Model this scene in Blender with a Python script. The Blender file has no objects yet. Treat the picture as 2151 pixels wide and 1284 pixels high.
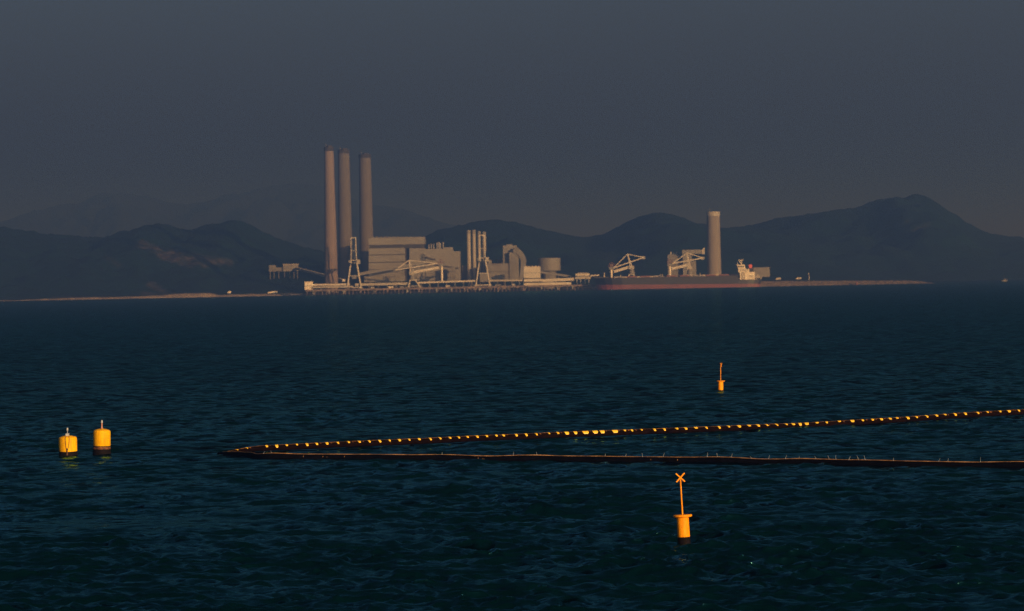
import bpy, bmesh, math, random
import numpy as np
from mathutils import Vector, Matrix

random.seed(7)
SC = bpy.context.scene
COL = SC.collection
R = math.radians

# ------------------------------------------------------------------ camera
F, CX, CY, CAMH = 7500.0, 1075.5, 642.0, 16.0          # focal length and centre in photo pixels
PITCH = math.atan((642.0 - 592.4) / F)
ROLL = 0.0191
_r0, _u0 = Vector((1, 0, 0)), Vector((0, math.sin(PITCH), math.cos(PITCH)))
FWD = Vector((0, math.cos(PITCH), -math.sin(PITCH)))
RGT = _r0 * math.cos(ROLL) - _u0 * math.sin(ROLL)
UPV = _u0 * math.cos(ROLL) + _r0 * math.sin(ROLL)
cam_d = bpy.data.cameras.new('camera')
cam_d.sensor_width = 36.0
cam_d.lens = 36.0 * F / 2151.0
cam_d.clip_start = 1.0
cam_d.clip_end = 80000.0
cam = bpy.data.objects.new('camera', cam_d)
COL.objects.link(cam)
M = Matrix((RGT, UPV, -FWD)).transposed().to_4x4()
M.translation = (0, 0, CAMH)
cam.matrix_world = M
SC.camera = cam
SC.cycles.use_denoising = True; SC.cycles.denoising_prefilter = 'NONE'; SC.cycles.use_adaptive_sampling = False; SC.cycles.sample_clamp_direct = 4.0
cam_d.dof.use_dof = True; cam_d.dof.focus_distance = 290.0; cam_d.dof.aperture_fstop = 1.3

# ------------------------------------------------------------------ light
SUN_AZ, SUN_EL = R(33), R(9)                            # behind the camera, to its right
sun_vec = Vector((math.sin(SUN_AZ) * math.cos(SUN_EL), -math.cos(SUN_AZ) * math.cos(SUN_EL), math.sin(SUN_EL)))
W = bpy.data.worlds.new('World'); SC.world = W; W.use_nodes = True
nt = W.node_tree; nt.nodes.clear()
sky = nt.nodes.new('ShaderNodeTexSky'); sky.sky_type = 'NISHITA'; sky.sun_disc = False
sky.sun_elevation = SUN_EL
sky.sun_rotation = math.pi - SUN_AZ
sky.air_density = 0.36; sky.dust_density = 6.4; sky.ozone_density = 1.5
bg = nt.nodes.new('ShaderNodeBackground'); bg.inputs['Strength'].default_value = 0.084
wo = nt.nodes.new('ShaderNodeOutputWorld')
nt.links.new(sky.outputs[0], bg.inputs['Color']); nt.links.new(bg.outputs[0], wo.inputs['Surface'])
sd = bpy.data.lights.new('sun', 'SUN'); sd.energy = 5.0; sd.angle = R(0.5); sd.color = (1.0, 0.83, 0.64)
so = bpy.data.objects.new('sun', sd); COL.objects.link(so)
so.rotation_euler = (-sun_vec).to_track_quat('-Z', 'Y').to_euler()
so.location = (200, -200, 300)
SC.view_settings.view_transform = 'Standard'; SC.view_settings.look = 'None'
SC.view_settings.exposure = 0.27; SC.view_settings.gamma = 1.0
HAZE_DENSITY, HAZE_COLOR, HAZE_G = 2.4e-4, (0.22, 0.43, 1.0, 1), 0.71

# ------------------------------------------------------------------ helpers
def ray(px, py):
    return FWD * F + RGT * (px - CX) - UPV * (py - CY)
def P(px, py, Y):
    d = ray(px, py); k = Y / d.y
    return d.x * k, CAMH + d.z * k
def V(px, py, Y):
    x, z = P(px, py, Y); return Vector((x, Y, z))
def G(px, py, z=0.0):
    d = ray(px, py); k = (z - CAMH) / d.z
    return Vector((d.x * k, d.y * k, z))
def S(Y): return Y / F                                  # metres per photo pixel at depth Y

def vhash(ix, iy, seed):
    n = (ix.astype(np.int64) * 374761393 + iy.astype(np.int64) * 668265263 + seed * 1274126177) & 0xffffffff
    n = ((n ^ (n >> 13)) * 1274126177) & 0xffffffff
    return ((n ^ (n >> 16)) & 0xffff) / 65535.0
def vnoise(x, y, seed=0):
    x0 = np.floor(x); y0 = np.floor(y); fx = x - x0; fy = y - y0
    fx = fx * fx * (3 - 2 * fx); fy = fy * fy * (3 - 2 * fy)
    a = vhash(x0, y0, seed); b = vhash(x0 + 1, y0, seed); c = vhash(x0, y0 + 1, seed); d = vhash(x0 + 1, y0 + 1, seed)
    return (a + (b - a) * fx + (c - a) * fy + (a - b - c + d) * fx * fy) * 2 - 1
def fbm(x, y, seed=0, oct=4):
    s = 0; a = 1.0
    for o in range(oct):
        s = s + a * vnoise(x * 2 ** o, y * 2 ** o, seed + o * 17); a *= 0.5
    return s

def mat(name, c1, c2=None, rough=0.6, scale=1.0, metal=0.0, spec=0.5, bump=0.0, bscale=None, stretch=(1, 1, 1), lo=0.35, hi=0.65):
    m = bpy.data.materials.new(name); m.use_nodes = True
    t = m.node_tree; b = t.nodes['Principled BSDF']
    b.inputs['Roughness'].default_value = rough; b.inputs['Metallic'].default_value = metal
    b.inputs['Specular IOR Level'].default_value = spec
    tc = t.nodes.new('ShaderNodeTexCoord'); mp = t.nodes.new('ShaderNodeMapping')
    mp.inputs['Scale'].default_value = stretch
    t.links.new(tc.outputs['Object'], mp.inputs[0])
    n = t.nodes.new('ShaderNodeTexNoise'); n.inputs['Scale'].default_value = scale; n.inputs['Detail'].default_value = 5
    t.links.new(mp.outputs[0], n.inputs['Vector'])
    r = t.nodes.new('ShaderNodeValToRGB')
    r.color_ramp.elements[0].position = lo; r.color_ramp.elements[1].position = hi
    c2 = c2 or tuple(x * 0.72 for x in c1)
    r.color_ramp.elements[0].color = (*c2, 1); r.color_ramp.elements[1].color = (*c1, 1)
    t.links.new(n.outputs['Fac'], r.inputs['Fac']); t.links.new(r.outputs['Color'], b.inputs['Base Color'])
    if bump:
        n2 = t.nodes.new('ShaderNodeTexNoise'); n2.inputs['Scale'].default_value = bscale or scale * 4; n2.inputs['Detail'].default_value = 4
        t.links.new(mp.outputs[0], n2.inputs['Vector'])
        bp = t.nodes.new('ShaderNodeBump'); bp.inputs['Strength'].default_value = bump; bp.inputs['Distance'].default_value = 0.05
        t.links.new(n2.outputs['Fac'], bp.inputs['Height']); t.links.new(bp.outputs[0], b.inputs['Normal'])
    return m

def tag(o, label=None, cat=None, group=None, kind=None):
    if label: o['label'] = label
    if cat: o['category'] = cat
    if group: o['group'] = group
    if kind: o['kind'] = kind
    return o
ORG = {}
def thing(name, label, cat, loc, group=None):
    o = bpy.data.objects.new(name, None); COL.objects.link(o)
    o.location = loc; o.empty_display_size = 1
    ORG[o.name] = Vector(loc)
    return tag(o, label, cat, group)
def link_mesh(name, me, material, parent=None, smooth=False):
    o = bpy.data.objects.new(name, me); COL.objects.link(o)
    if material: me.materials.append(material)
    if parent is not None:
        o.parent = parent
    if smooth:
        me.polygons.foreach_set('use_smooth', [True] * len(me.polygons))
    return o

class MB:
    """collects boxes, bars and lathes (world coordinates) and links them as one mesh"""
    def __init__(s): s.v = []; s.f = []
    def add(s, vs, fs):
        k = len(s.v); s.v += [Vector(v) for v in vs]; s.f += [tuple(i + k for i in f) for f in fs]; return s
    def box(s, x0, x1, y0, y1, z0, z1):
        if x0 > x1: x0, x1 = x1, x0
        if z0 > z1: z0, z1 = z1, z0
        vs = [(x, y, z) for z in (z0, z1) for x, y in ((x0, y0), (x1, y0), (x1, y1), (x0, y1))]
        return s.add(vs, [(3, 2, 1, 0), (4, 5, 6, 7), (0, 1, 5, 4), (1, 2, 6, 5), (2, 3, 7, 6), (3, 0, 4, 7)])
    def pbox(s, px0, py0, px1, py1, Y0, depth):
        mx, my = (px0 + px1) / 2, (py0 + py1) / 2
        return s.box(P(px0, my, Y0)[0], P(px1, my, Y0)[0], Y0, Y0 + depth, P(mx, py1, Y0)[1], P(mx, py0, Y0)[1])
    def rod(s, a, b, r0, r1=None, n=8):
        a, b = Vector(a), Vector(b); r1 = r0 if r1 is None else r1
        d = (b - a).normalized(); u = d.cross(Vector((0, 0, 1)) if abs(d.z) < 0.9 else Vector((1, 0, 0))).normalized(); w = d.cross(u)
        vs = []
        for c, r in ((a, r0), (b, r1)):
            vs += [c + (u * math.cos(2 * math.pi * i / n) + w * math.sin(2 * math.pi * i / n)) * r for i in range(n)]
        fs = [(i, (i + 1) % n, n + (i + 1) % n, n + i) for i in range(n)] + [tuple(range(n - 1, -1, -1)), tuple(range(n, 2 * n))]
        return s.add(vs, fs)
    def beam(s, a, b, w, h):
        """rectangular beam from a to b, w across (depth), h high"""
        a, b = Vector(a), Vector(b); d = (b - a).normalized()
        u = Vector((0, 1, 0)) if abs(d.y) < 0.9 else Vector((1, 0, 0))
        u = (u - d * u.dot(d)).normalized(); t = d.cross(u)
        vs = []
        for c in (a, b):
            for i, j in ((-1, -1), (1, -1), (1, 1), (-1, 1)): vs.append(c + u * (w / 2 * i) + t * (h / 2 * j))
        return s.add(vs, [(3, 2, 1, 0), (4, 5, 6, 7), (0, 1, 5, 4), (1, 2, 6, 5), (2, 3, 7, 6), (3, 0, 4, 7)])
    def lathe(s, c, prof, n=32):
        """prof: (radius, z) from bottom to top"""
        c = Vector(c); vs = []; fs = []
        for r, z in prof:
            vs += [c + Vector((r * math.cos(2 * math.pi * i / n), r * math.sin(2 * math.pi * i / n), z)) for i in range(n)]
        for k in range(len(prof) - 1):
            fs += [(k * n + i, k * n + (i + 1) % n, (k + 1) * n + (i + 1) % n, (k + 1) * n + i) for i in range(n)]
        fs.append(tuple(range(n - 1, -1, -1))); k = (len(prof) - 1) * n; fs.append(tuple(range(k, k + n)))
        return s.add(vs, fs)
    def prism(s, pts, y0, y1):
        """polygon in (x, z) pushed from y0 to y1"""
        n = len(pts); vs = [(x, y0, z) for x, z in pts] + [(x, y1, z) for x, z in pts]
        return s.add(vs, [tuple(range(n)), tuple(range(2 * n - 1, n - 1, -1))] + [((i + 1) % n, i, n + i, n + (i + 1) % n) for i in range(n)])
    def build(s, name, material, parent=None, smooth=False, label=None):
        org = ORG.get(parent.name, Vector()) if parent is not None else Vector()
        me = bpy.data.meshes.new(name)
        me.from_pydata([v - org for v in s.v], [], s.f)
        bm = bmesh.new(); bm.from_mesh(me); bmesh.ops.recalc_face_normals(bm, faces=bm.faces); bm.to_mesh(me); bm.free()
        o = link_mesh(name, me, material, parent, False)
        if smooth:
            me.polygons.foreach_set('use_smooth', [True] * len(me.polygons)); me.set_sharp_from_angle(angle=R(40))
        ORG[o.name] = org
        if label: o['label'] = label
        return o
def copy_tree(o, parent=None):
    c = o.copy(); COL.objects.link(c)
    if parent is not None: c.parent = parent
    for ch in o.children: copy_tree(ch, c)
    return c

def grid_mesh(name, X, Y, Z, material, attrs=None, smooth=True):
    nr, nc = X.shape
    me = bpy.data.meshes.new(name)
    co = np.stack([X, Y, Z], -1).reshape(-1, 3).astype(np.float32)
    idx = np.arange(nr * nc).reshape(nr, nc)
    q = np.stack([idx[:-1, :-1], idx[:-1, 1:], idx[1:, 1:], idx[1:, :-1]], -1).reshape(-1, 4).astype(np.int32)
    me.vertices.add(len(co)); me.vertices.foreach_set('co', co.ravel())
    me.loops.add(q.size); me.loops.foreach_set('vertex_index', q.ravel())
    me.polygons.add(len(q)); me.polygons.foreach_set('loop_start', np.arange(0, q.size, 4, dtype=np.int32))
    me.update(calc_edges=True)
    me.polygons.foreach_set('use_smooth', np.full(len(q), smooth))
    for k, a in (attrs or {}).items():
        at = me.attributes.new(k, 'FLOAT', 'POINT'); at.data.foreach_set('value', a.ravel().astype(np.float32))
    return link_mesh(name, me, material)

# ------------------------------------------------------------------ water
WATER_BODY, WATER_GLOSS = (0.0002, 0.0058, 0.0068, 1), (0.14, 0.43, 0.46, 1)
def water_mat():
    """dark body colour under a Fresnel reflection; fine ripples tilt the normal at every distance"""
    m = bpy.data.materials.new('sea_water'); m.use_nodes = True
    t = m.node_tree; t.nodes.clear(); N = t.nodes.new; K = t.links.new
    out = N('ShaderNodeOutputMaterial'); mix = N('ShaderNodeMixShader'); di = N('ShaderNodeBsdfDiffuse'); gl = N('ShaderNodeBsdfGlossy'); fr = N('ShaderNodeFresnel')
    di.inputs['Color'].default_value = WATER_BODY
    gl.inputs['Color'].default_value = WATER_GLOSS; gl.inputs['Roughness'].default_value = 0.12
    fr.inputs['IOR'].default_value = 1.33
    tc = N('ShaderNodeTexCoord'); ge = N('ShaderNodeNewGeometry'); prev = None
    for sc, st, amp in ((0.45, (0.8, 1.0, 1), 0.10), (1.7, (0.9, 1.0, 1), 0.16), (4.5, (1, 1, 1), 0.14)):
        mp = N('ShaderNodeMapping'); mp.inputs['Scale'].default_value = st
        K(tc.outputs['Object'], mp.inputs[0])
        n = N('ShaderNodeTexNoise'); n.inputs['Scale'].default_value = sc; n.inputs['Detail'].default_value = 1.5
        K(mp.outputs[0], n.inputs['Vector'])
        sub = N('ShaderNodeVectorMath'); sub.operation = 'SUBTRACT'; sub.inputs[1].default_value = (.5, .5, .5); K(n.outputs['Color'], sub.inputs[0])
        mu = N('ShaderNodeVectorMath'); mu.operation = 'MULTIPLY'; mu.inputs[1].default_value = (amp * 1.3, amp * 1.9, 0); K(sub.outputs[0], mu.inputs[0])
        if prev is None: prev = mu
        else:
            ad = N('ShaderNodeVectorMath'); ad.operation = 'ADD'; K(prev.outputs[0], ad.inputs[0]); K(mu.outputs[0], ad.inputs[1]); prev = ad
    # swell too fine for the coarse far mesh is carried by the normal instead
    at = N('ShaderNodeAttribute'); at.attribute_name = 'lost_slope'
    mp = N('ShaderNodeMapping'); mp.inputs['Scale'].default_value = (0.22, 0.34, 0.2); K(tc.outputs['Object'], mp.inputs[0])
    n = N('ShaderNodeTexNoise'); n.inputs['Scale'].default_value = 1.0; n.inputs['Detail'].default_value = 4; K(mp.outputs[0], n.inputs['Vector'])
    sub = N('ShaderNodeVectorMath'); sub.operation = 'SUBTRACT'; sub.inputs[1].default_value = (.5, .5, .5); K(n.outputs['Color'], sub.inputs[0])
    mu = N('ShaderNodeVectorMath'); mu.operation = 'MULTIPLY'; mu.inputs[1].default_value = (6, 11, 0); K(sub.outputs[0], mu.inputs[0])
    sc_ = N('ShaderNodeVectorMath'); sc_.operation = 'SCALE'; K(mu.outputs[0], sc_.inputs[0]); K(at.outputs['Fac'], sc_.inputs['Scale'])
    ad = N('ShaderNodeVectorMath'); ad.operation = 'ADD'; K(prev.outputs[0], ad.inputs[0]); K(sc_.outputs[0], ad.inputs[1]); prev = ad
    ad = N('ShaderNodeVectorMath'); ad.operation = 'ADD'; K(ge.outputs['Normal'], ad.inputs[0]); K(prev.outputs[0], ad.inputs[1])
    no = N('ShaderNodeVectorMath'); no.operation = 'NORMALIZE'; K(ad.outputs[0], no.inputs[0])
    for nd in (di, gl, fr): K(no.outputs[0], nd.inputs['Normal'])
    K(fr.outputs[0], mix.inputs[0]); K(di.outputs[0], mix.inputs[1]); K(gl.outputs[0], mix.inputs[2]); K(mix.outputs[0], out.inputs['Surface'])
    return m

def build_water():
    rng = np.random.default_rng(5)
    fp = 3570.0 * CAMH
    rows = list(np.arange(50.0, 140.0, 5.0)) + [140.0]
    while rows[-1] < 9000: rows.append(rows[-1] + min(max(0.22, rows[-1] ** 2 / fp / 3.6), 60))
    rows += [11000, 14000, 20000, 32000]
    r = np.array(rows)
    th = np.concatenate([np.linspace(-1.25, -0.2, 24)[:-1], np.linspace(-0.2, 0.2, 1000), np.linspace(0.2, 1.25, 24)[1:]])
    Rr, T = np.meshgrid(r, th, indexing='ij')
    X0 = Rr * np.sin(T); Y0 = Rr * np.cos(T)
    gap_r = np.gradient(r)[:, None] * np.ones_like(T); gap_t = Rr * np.gradient(th)[None, :]
    dx = np.zeros_like(X0); dy = np.zeros_like(X0); dz = np.zeros_like(X0); lost = np.zeros_like(X0)
    n = 96
    lam = np.exp(rng.uniform(np.log(0.55), np.log(6.0), n))
    ang = rng.normal(R(-95), R(36), n)                     # running towards the camera, a little across
    for L, a in zip(lam, ang):
        k = 2 * math.pi / L
        slope = 0.054 * min(1.0, (1.9 / L) ** 0.7)
        A = slope / k
        kx, ky = k * math.cos(a), k * math.sin(a)
        fade = np.clip((L / np.maximum(gap_r * abs(math.sin(a)) + 1e-6, gap_t * abs(math.cos(a)) + 1e-6) - 2.0) / 2.0, 0, 1)
        ph = kx * X0 + ky * Y0 + rng.uniform(0, 6.283)
        s, c = np.sin(ph), np.cos(ph)
        dz += A * fade * c
        lost += 0.5 * slope * slope * (1 - fade * fade)
        q = 1.1 * A * fade
        dx -= q * (kx / k) * s; dy -= q * (ky / k) * s
    gust = np.clip(0.85 + 0.45 * fbm(X0 / 22, Y0 / 48, 3, 3) + 0.35 * vnoise(X0 / 5, Y0 / 9, 8), 0.25, 1.6)       # patches of rougher and calmer water
    o = grid_mesh('water', X0 + dx * gust, Y0 + dy * gust, dz * gust, water_mat(), {'lost_slope': np.sqrt(lost)})
    tag(o, 'dark teal choppy sea reaching to the far shore', None, None, 'structure')
build_water()

# ------------------------------------------------------------------ hills and shore
def forest_mat(name, a, b, bare):
    m = mat(name, a, b, rough=0.95, scale=0.02, spec=0.1, lo=0.3, hi=0.7)
    t = m.node_tree; bs = t.nodes['Principled BSDF']
    ramp = [n for n in t.nodes if n.type == 'VALTORGB'][0]
    at = t.nodes.new('ShaderNodeAttribute'); at.attribute_name = 'bare'
    n2 = t.nodes.new('ShaderNodeTexNoise'); n2.inputs['Scale'].default_value = 0.035; n2.inputs['Detail'].default_value = 4
    tc = [n for n in t.nodes if n.type == 'TEX_COORD'][0]
    t.links.new(tc.outputs['Object'], n2.inputs['Vector'])
    mr = t.nodes.new('ShaderNodeMapRange'); mr.inputs['From Min'].default_value = 0.35; mr.inputs['From Max'].default_value = 0.6
    t.links.new(n2.outputs['Fac'], mr.inputs['Value'])
    mu = t.nodes.new('ShaderNodeMath'); mu.operation = 'MULTIPLY'
    t.links.new(at.outputs['Fac'], mu.inputs[0]); t.links.new(mr.outputs[0], mu.inputs[1])
    mx = t.nodes.new('ShaderNodeMix'); mx.data_type = 'RGBA'
    t.links.new(mu.outputs[0], mx.inputs['Factor']); t.links.new(ramp.outputs['Color'], mx.inputs[6])
    mx.inputs[7].default_value = (*bare, 1)
    t.links.new(mx.outputs[2], bs.inputs['Base Color'])
    return m
FOREST = forest_mat('forest_slope', (0.003, 0.016, 0.012), (0.0015, 0.008, 0.007), (0.055, 0.048, 0.043))
ROCKY = forest_mat('far_slope', (0.008, 0.014, 0.01), (0.006, 0.01, 0.008), (0.3, 0.22, 0.15))

def pixel_of(X, Y, Z):
    dx, dy, dz = X, Y, Z - CAMH
    a = dx * RGT.x + dy * RGT.y + dz * RGT.z; b = dx * UPV.x + dy * UPV.y + dz * UPV.z; c = dx * FWD.x + dy * FWD.y + dz * FWD.z
    return CX + F * a / c, CY - F * b / c
def hill(name, prof, Yr, Yf, Yb, seed, step, material, label, z0=1.0, trees=5.0, bare=(), power=1.0, spur=0.16):
    pts = [P(px, py, Yr) for px, py in prof]
    xs = np.arange(pts[0][0], pts[-1][0], step)
    ridge = np.interp(xs, [p[0] for p in pts], [p[1] for p in pts])
    ker = np.hanning(9); ker /= ker.sum(); ridge = np.convolve(np.pad(ridge, 4, mode='edge'), ker, 'valid')
    ys = np.arange(Yf, Yb, step * 1.6)
    Xg, Yg = np.meshgrid(xs, ys)
    t = np.where(Yg < Yr, (Yg - Yf) / (Yr - Yf), 1 - (Yg - Yr) / (Yb - Yr) * 0.8)
    t = np.clip(t, 0, 1)
    w = np.clip(t + spur * fbm(Xg / 170, Yg / 260, seed, 3) * 4 * t * (1 - t), 0, 1)
    Z = z0 + (ridge[None, :] - z0) * w ** power * (2 - w ** power) ** 0.6
    Z += 0.10 * (ridge[None, :] - z0) * fbm(Xg / 75, Yg / 90, seed + 5, 3) * t * (1 - t) * 3
    Z += trees * (vnoise(Xg / 11, Yg / 11, seed + 9) * 0.5 + vnoise(Xg / 23, Yg / 23, seed + 4) * 0.6) * np.clip(t * 6, 0, 1)
    Z = np.minimum(Z, ridge[None, :] + trees * 0.6 + 0 * Z)
    Xp, Yp = pixel_of(Xg, Yg, Z)
    bm_ = np.zeros_like(Z)
    for (ax, ay, bx, by, rad, s) in bare:
        ux, uy = bx - ax, by - ay
        k = np.clip(((Xp - ax) * ux + (Yp - ay) * uy) / (ux * ux + uy * uy), 0, 1)
        d = np.hypot((Xp - ax - k * ux), (Yp - ay - k * uy) * 1.3)
        d = d + 4 * fbm(Xg / 30, Yg / 40, seed + 31, 3)
        bm_ = np.maximum(bm_, s * np.clip((rad - d) / 5 + 0.5, 0, 1))
    o = grid_mesh(name, Xg, Yg, Z, material, {'bare': bm_})
    return tag(o, label, None, None, 'structure')

hill('hill_ridge', [(-260, 500), (-120, 470), (0, 478), (60, 485), (120, 497), (180, 497), (220, 501), (250, 488), (290, 481), (320, 473), (345, 472), (375, 482), (400, 486), (430, 475), (470, 470), (490, 462), (510, 465), (540, 480), (580, 500), (620, 516), (650, 524), (700, 536), (760, 556), (830, 585), (900, 610)],
     7000, 6090, 7700, 3, 5.5, FOREST, 'wooded hill with bare earth scars behind the sandy shore', trees=5.5,
     bare=[(298, 511, 345, 530, 11, .85), (345, 532, 400, 552, 15, .9), (395, 552, 480, 553, 9, .7), (440, 545, 480, 552, 9, .5), (365, 535, 420, 546, 9, .6), (225, 540, 262, 566, 5, .35), (320, 600, 345, 618, 11, .6), (300, 615, 440, 620, 4, .8), (110, 625, 250, 627, 3, .5)])
hill('hill_ridge', [(560, 560), (680, 548), (780, 545), (830, 535), (860, 520), (900, 495), (940, 480), (990, 468), (1040, 463), (1090, 467), (1130, 480), (1180, 493), (1230, 500), (1260, 495), (1300, 475), (1340, 456), (1380, 447), (1420, 452), (1450, 464), (1490, 474), (1520, 481), (1560, 476), (1620, 485), (1700, 515), (1800, 560), (1850, 590)],
     7700, 6750, 8400, 11, 6.5, FOREST, 'rounded wooded hill behind the power station buildings', trees=4.0, bare=[(1270, 540, 1330, 560, 8, .15)])
hill('hill_ridge', [(1400, 560), (1500, 500), (1560, 478), (1590, 470), (1640, 458), (1700, 450), (1760, 445), (1800, 437), (1830, 425), (1850, 417), (1880, 415), (1920, 417), (1940, 425), (1970, 445), (2000, 460), (2040, 480), (2070, 490), (2100, 495), (2151, 500), (2230, 510), (2330, 490), (2480, 540)],
     8100, 6950, 8900, 23, 6.5, FOREST, 'wooded hill with a flat topped summit beyond the breakwater', trees=4.0,
     bare=[(1880, 475, 1910, 460, 5, .45), (1920, 485, 1950, 470, 8, .4), (1850, 495, 1865, 500, 4, .3), (1650, 520, 1662, 525, 5, .3)])
hill('mountain_range', [(-400, 520), (-200, 470), (0, 468), (90, 447), (180, 425), (255, 405), (310, 412), (380, 432), (450, 420), (540, 400), (610, 384), (680, 390), (760, 425), (840, 438), (890, 455), (950, 475), (1050, 490), (1200, 510), (1400, 540), (1500, 560)],
     15500, 13000, 17500, 41, 19, ROCKY, 'faint mountain range fading into the haze at the back', trees=5.0)
SAND = mat('sand', (0.34, 0.28, 0.22), (0.22, 0.18, 0.14), rough=0.95, scale=0.05, spec=0.1)
EARTH = mat('yard_ground', (0.12, 0.1, 0.085), (0.07, 0.06, 0.055), rough=0.95, scale=0.03, spec=0.1)
ROCK = mat('rock_armour', (0.16, 0.128, 0.108), (0.1, 0.082, 0.07), rough=0.95, scale=0.15, spec=0.1, bump=0.6)

def shore():
    # sloping sand strip; its top edge comes from the photograph's own thickness of the beach
    tops = [(-200, 1.0), (0, 1.2), (60, 2.0), (140, 4.2), (250, 4.0), (330, 6.0), (370, 8.5), (430, 8.0), (446, 7.0), (452, 4.5), (520, 5.0), (600, 4.2), (660, 4.0)]
    pts = [(P(px, 625, 6060)[0], h * 0.75) for px, h in tops]
    xs = np.arange(pts[0][0], pts[-1][0], 5.0)
    top = np.interp(xs, [p[0] for p in pts], [p[1] for p in pts]) + 0.5 * fbm(xs / 14, xs * 0, 77, 3)
    prof = [(0, -2.0), (6, 0.0), (16, 0.55), (30, 1.0), (60, 1.05)]
    X = np.repeat(xs[None, :], len(prof), 0)
    Yg = np.array([6040 + p[0] for p in prof])[:, None] + 3 * fbm(xs / 30, xs * 0, 5, 3)[None, :]
    Z = np.array([p[1] for p in prof])[:, None] * np.where(np.array([p[1] for p in prof])[:, None] < 0, 1, np.maximum(top, 0.3)[None, :])
    tag(grid_mesh('beach', X, Yg, Z, SAND), 'pale sandy shore below the scarred hill', None, None, 'structure')
    # made ground of the works
    xa, xb = P(636, 600, 6030)[0], P(1660, 600, 6030)[0]
    m = MB().prism([(xa, -2), (xb, -2), (xb, 3.5), (xa, 3.5)], 6030, 6800)
    tag(m.build('ground', EARTH), 'level made ground under the power station', None, None, 'structure')
shore()

# ------------------------------------------------------------------ materials of things
CREAM = mat('cream_cladding', (0.29, 0.275, 0.26), (0.245, 0.235, 0.22), rough=0.7, scale=0.06, stretch=(1, 1, 0.25))
BEIGE = mat('beige_cladding', (0.15, 0.15, 0.148), (0.128, 0.128, 0.127), rough=0.75, scale=0.04, stretch=(1, 1, 0.2))
GREYCL = mat('grey_cladding', (0.14, 0.14, 0.14), (0.1, 0.1, 0.1), rough=0.75, scale=0.05)
DARKGAP = mat('shadow_louvre', (0.03, 0.03, 0.03), (0.018, 0.018, 0.018), rough=0.8, scale=0.1)
PALE = mat('pale_paint', (0.41, 0.385, 0.355), (0.34, 0.32, 0.295), rough=0.6, scale=0.08)
WHITEP = mat('white_paint', (0.6, 0.56, 0.5), (0.5, 0.46, 0.41), rough=0.5, scale=0.1)
STEEL = mat('grey_steel', (0.2, 0.2, 0.2), (0.13, 0.13, 0.13), rough=0.6, scale=0.1)
DKSTEEL = mat('dark_steel', (0.09, 0.085, 0.08), (0.05, 0.05, 0.05), rough=0.6, scale=0.1)
BRICKC = mat('tan_concrete', (0.145, 0.115, 0.112), (0.12, 0.097, 0.096), rough=0.9, scale=0.03, stretch=(1, 1, 0.15))
GREYC = mat('grey_concrete', (0.088, 0.08, 0.077), (0.07, 0.064, 0.062), rough=0.9, scale=0.03, stretch=(1, 1, 0.15))
TANC = mat('buff_concrete', (0.165, 0.15, 0.142), (0.148, 0.135, 0.128), rough=0.9, scale=0.03, stretch=(1, 1, 0.15))
SOOT = mat('soot_cap', (0.025, 0.022, 0.022), (0.015, 0.015, 0.015), rough=0.9, scale=0.1)
PILE = mat('pile_concrete', (0.17, 0.13, 0.115), (0.06, 0.05, 0.05), rough=0.9, scale=0.2)
PILED = mat('dark_pile', (0.06, 0.05, 0.05), (0.025, 0.025, 0.025), rough=0.9, scale=0.2)  # darker of two tones shared out at random among the jetty piles
REDP = mat('red_paint', (0.45, 0.07, 0.05), (0.36, 0.05, 0.04), rough=0.5, scale=0.1)
ANTIF = mat('red_bottom_paint', (0.125, 0.034, 0.04), (0.09, 0.026, 0.032), rough=0.6, scale=0.05, stretch=(0.4, 1, 2))
HULLB = mat('black_hull_paint', (0.007, 0.008, 0.012), (0.005, 0.005, 0.008), rough=0.5, scale=0.06)
DECKR = mat('deck_red', (0.14, 0.06, 0.05), (0.1, 0.045, 0.04), rough=0.8, scale=0.1)
YELLOW = mat('buoy_yellow', (0.78, 0.375, 0.001), (0.58, 0.25, 0.001), rough=0.55, scale=2.4, spec=0.08, stretch=(1.6, 1.6, .45), lo=.3, hi=.6)
ORANGE = mat('buoy_orange', (0.82, 0.27, 0.002), (0.66, 0.2, 0.002), rough=0.55, scale=3.5, spec=0.08, stretch=(1.6, 1.6, .5), lo=.3, hi=.6)
WEED = mat('black_weed', (0.008, 0.004, 0.003), (0.003, 0.002, 0.002), rough=0.8, scale=3.0, bump=0.5, spec=0.08)
RUST = mat('rust_band', (0.25, 0.075, 0.006), (0.02, 0.006, 0.002), rough=0.8, scale=2.2, stretch=(1, 1, 3))
LAMPW = mat('lamp_white', (0.36, 0.34, 0.3), (0.28, 0.27, 0.25), rough=0.4, scale=5)
ROPE = mat('rope', (0.10, 0.04, 0.012), (0.05, 0.02, 0.008), rough=0.9, scale=8)
HOSE = mat('boom_rubber', (0.008, 0.003, 0.0015), (0.004, 0.0015, 0.0008), rough=0.8, scale=1.5, spec=0.0)
HOSEF = mat('boom_skirt', (0.004, 0.003, 0.003), (0.002, 0.0015, 0.0015), rough=0.7, scale=1.5, spec=0.0)
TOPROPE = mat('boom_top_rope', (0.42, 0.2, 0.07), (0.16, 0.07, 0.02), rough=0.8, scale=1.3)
BANDM = mat('boom_yellow', (0.88, 0.52, 0.03), (0.8, 0.42, 0.02), rough=0.4, scale=6, spec=0.4)

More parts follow.
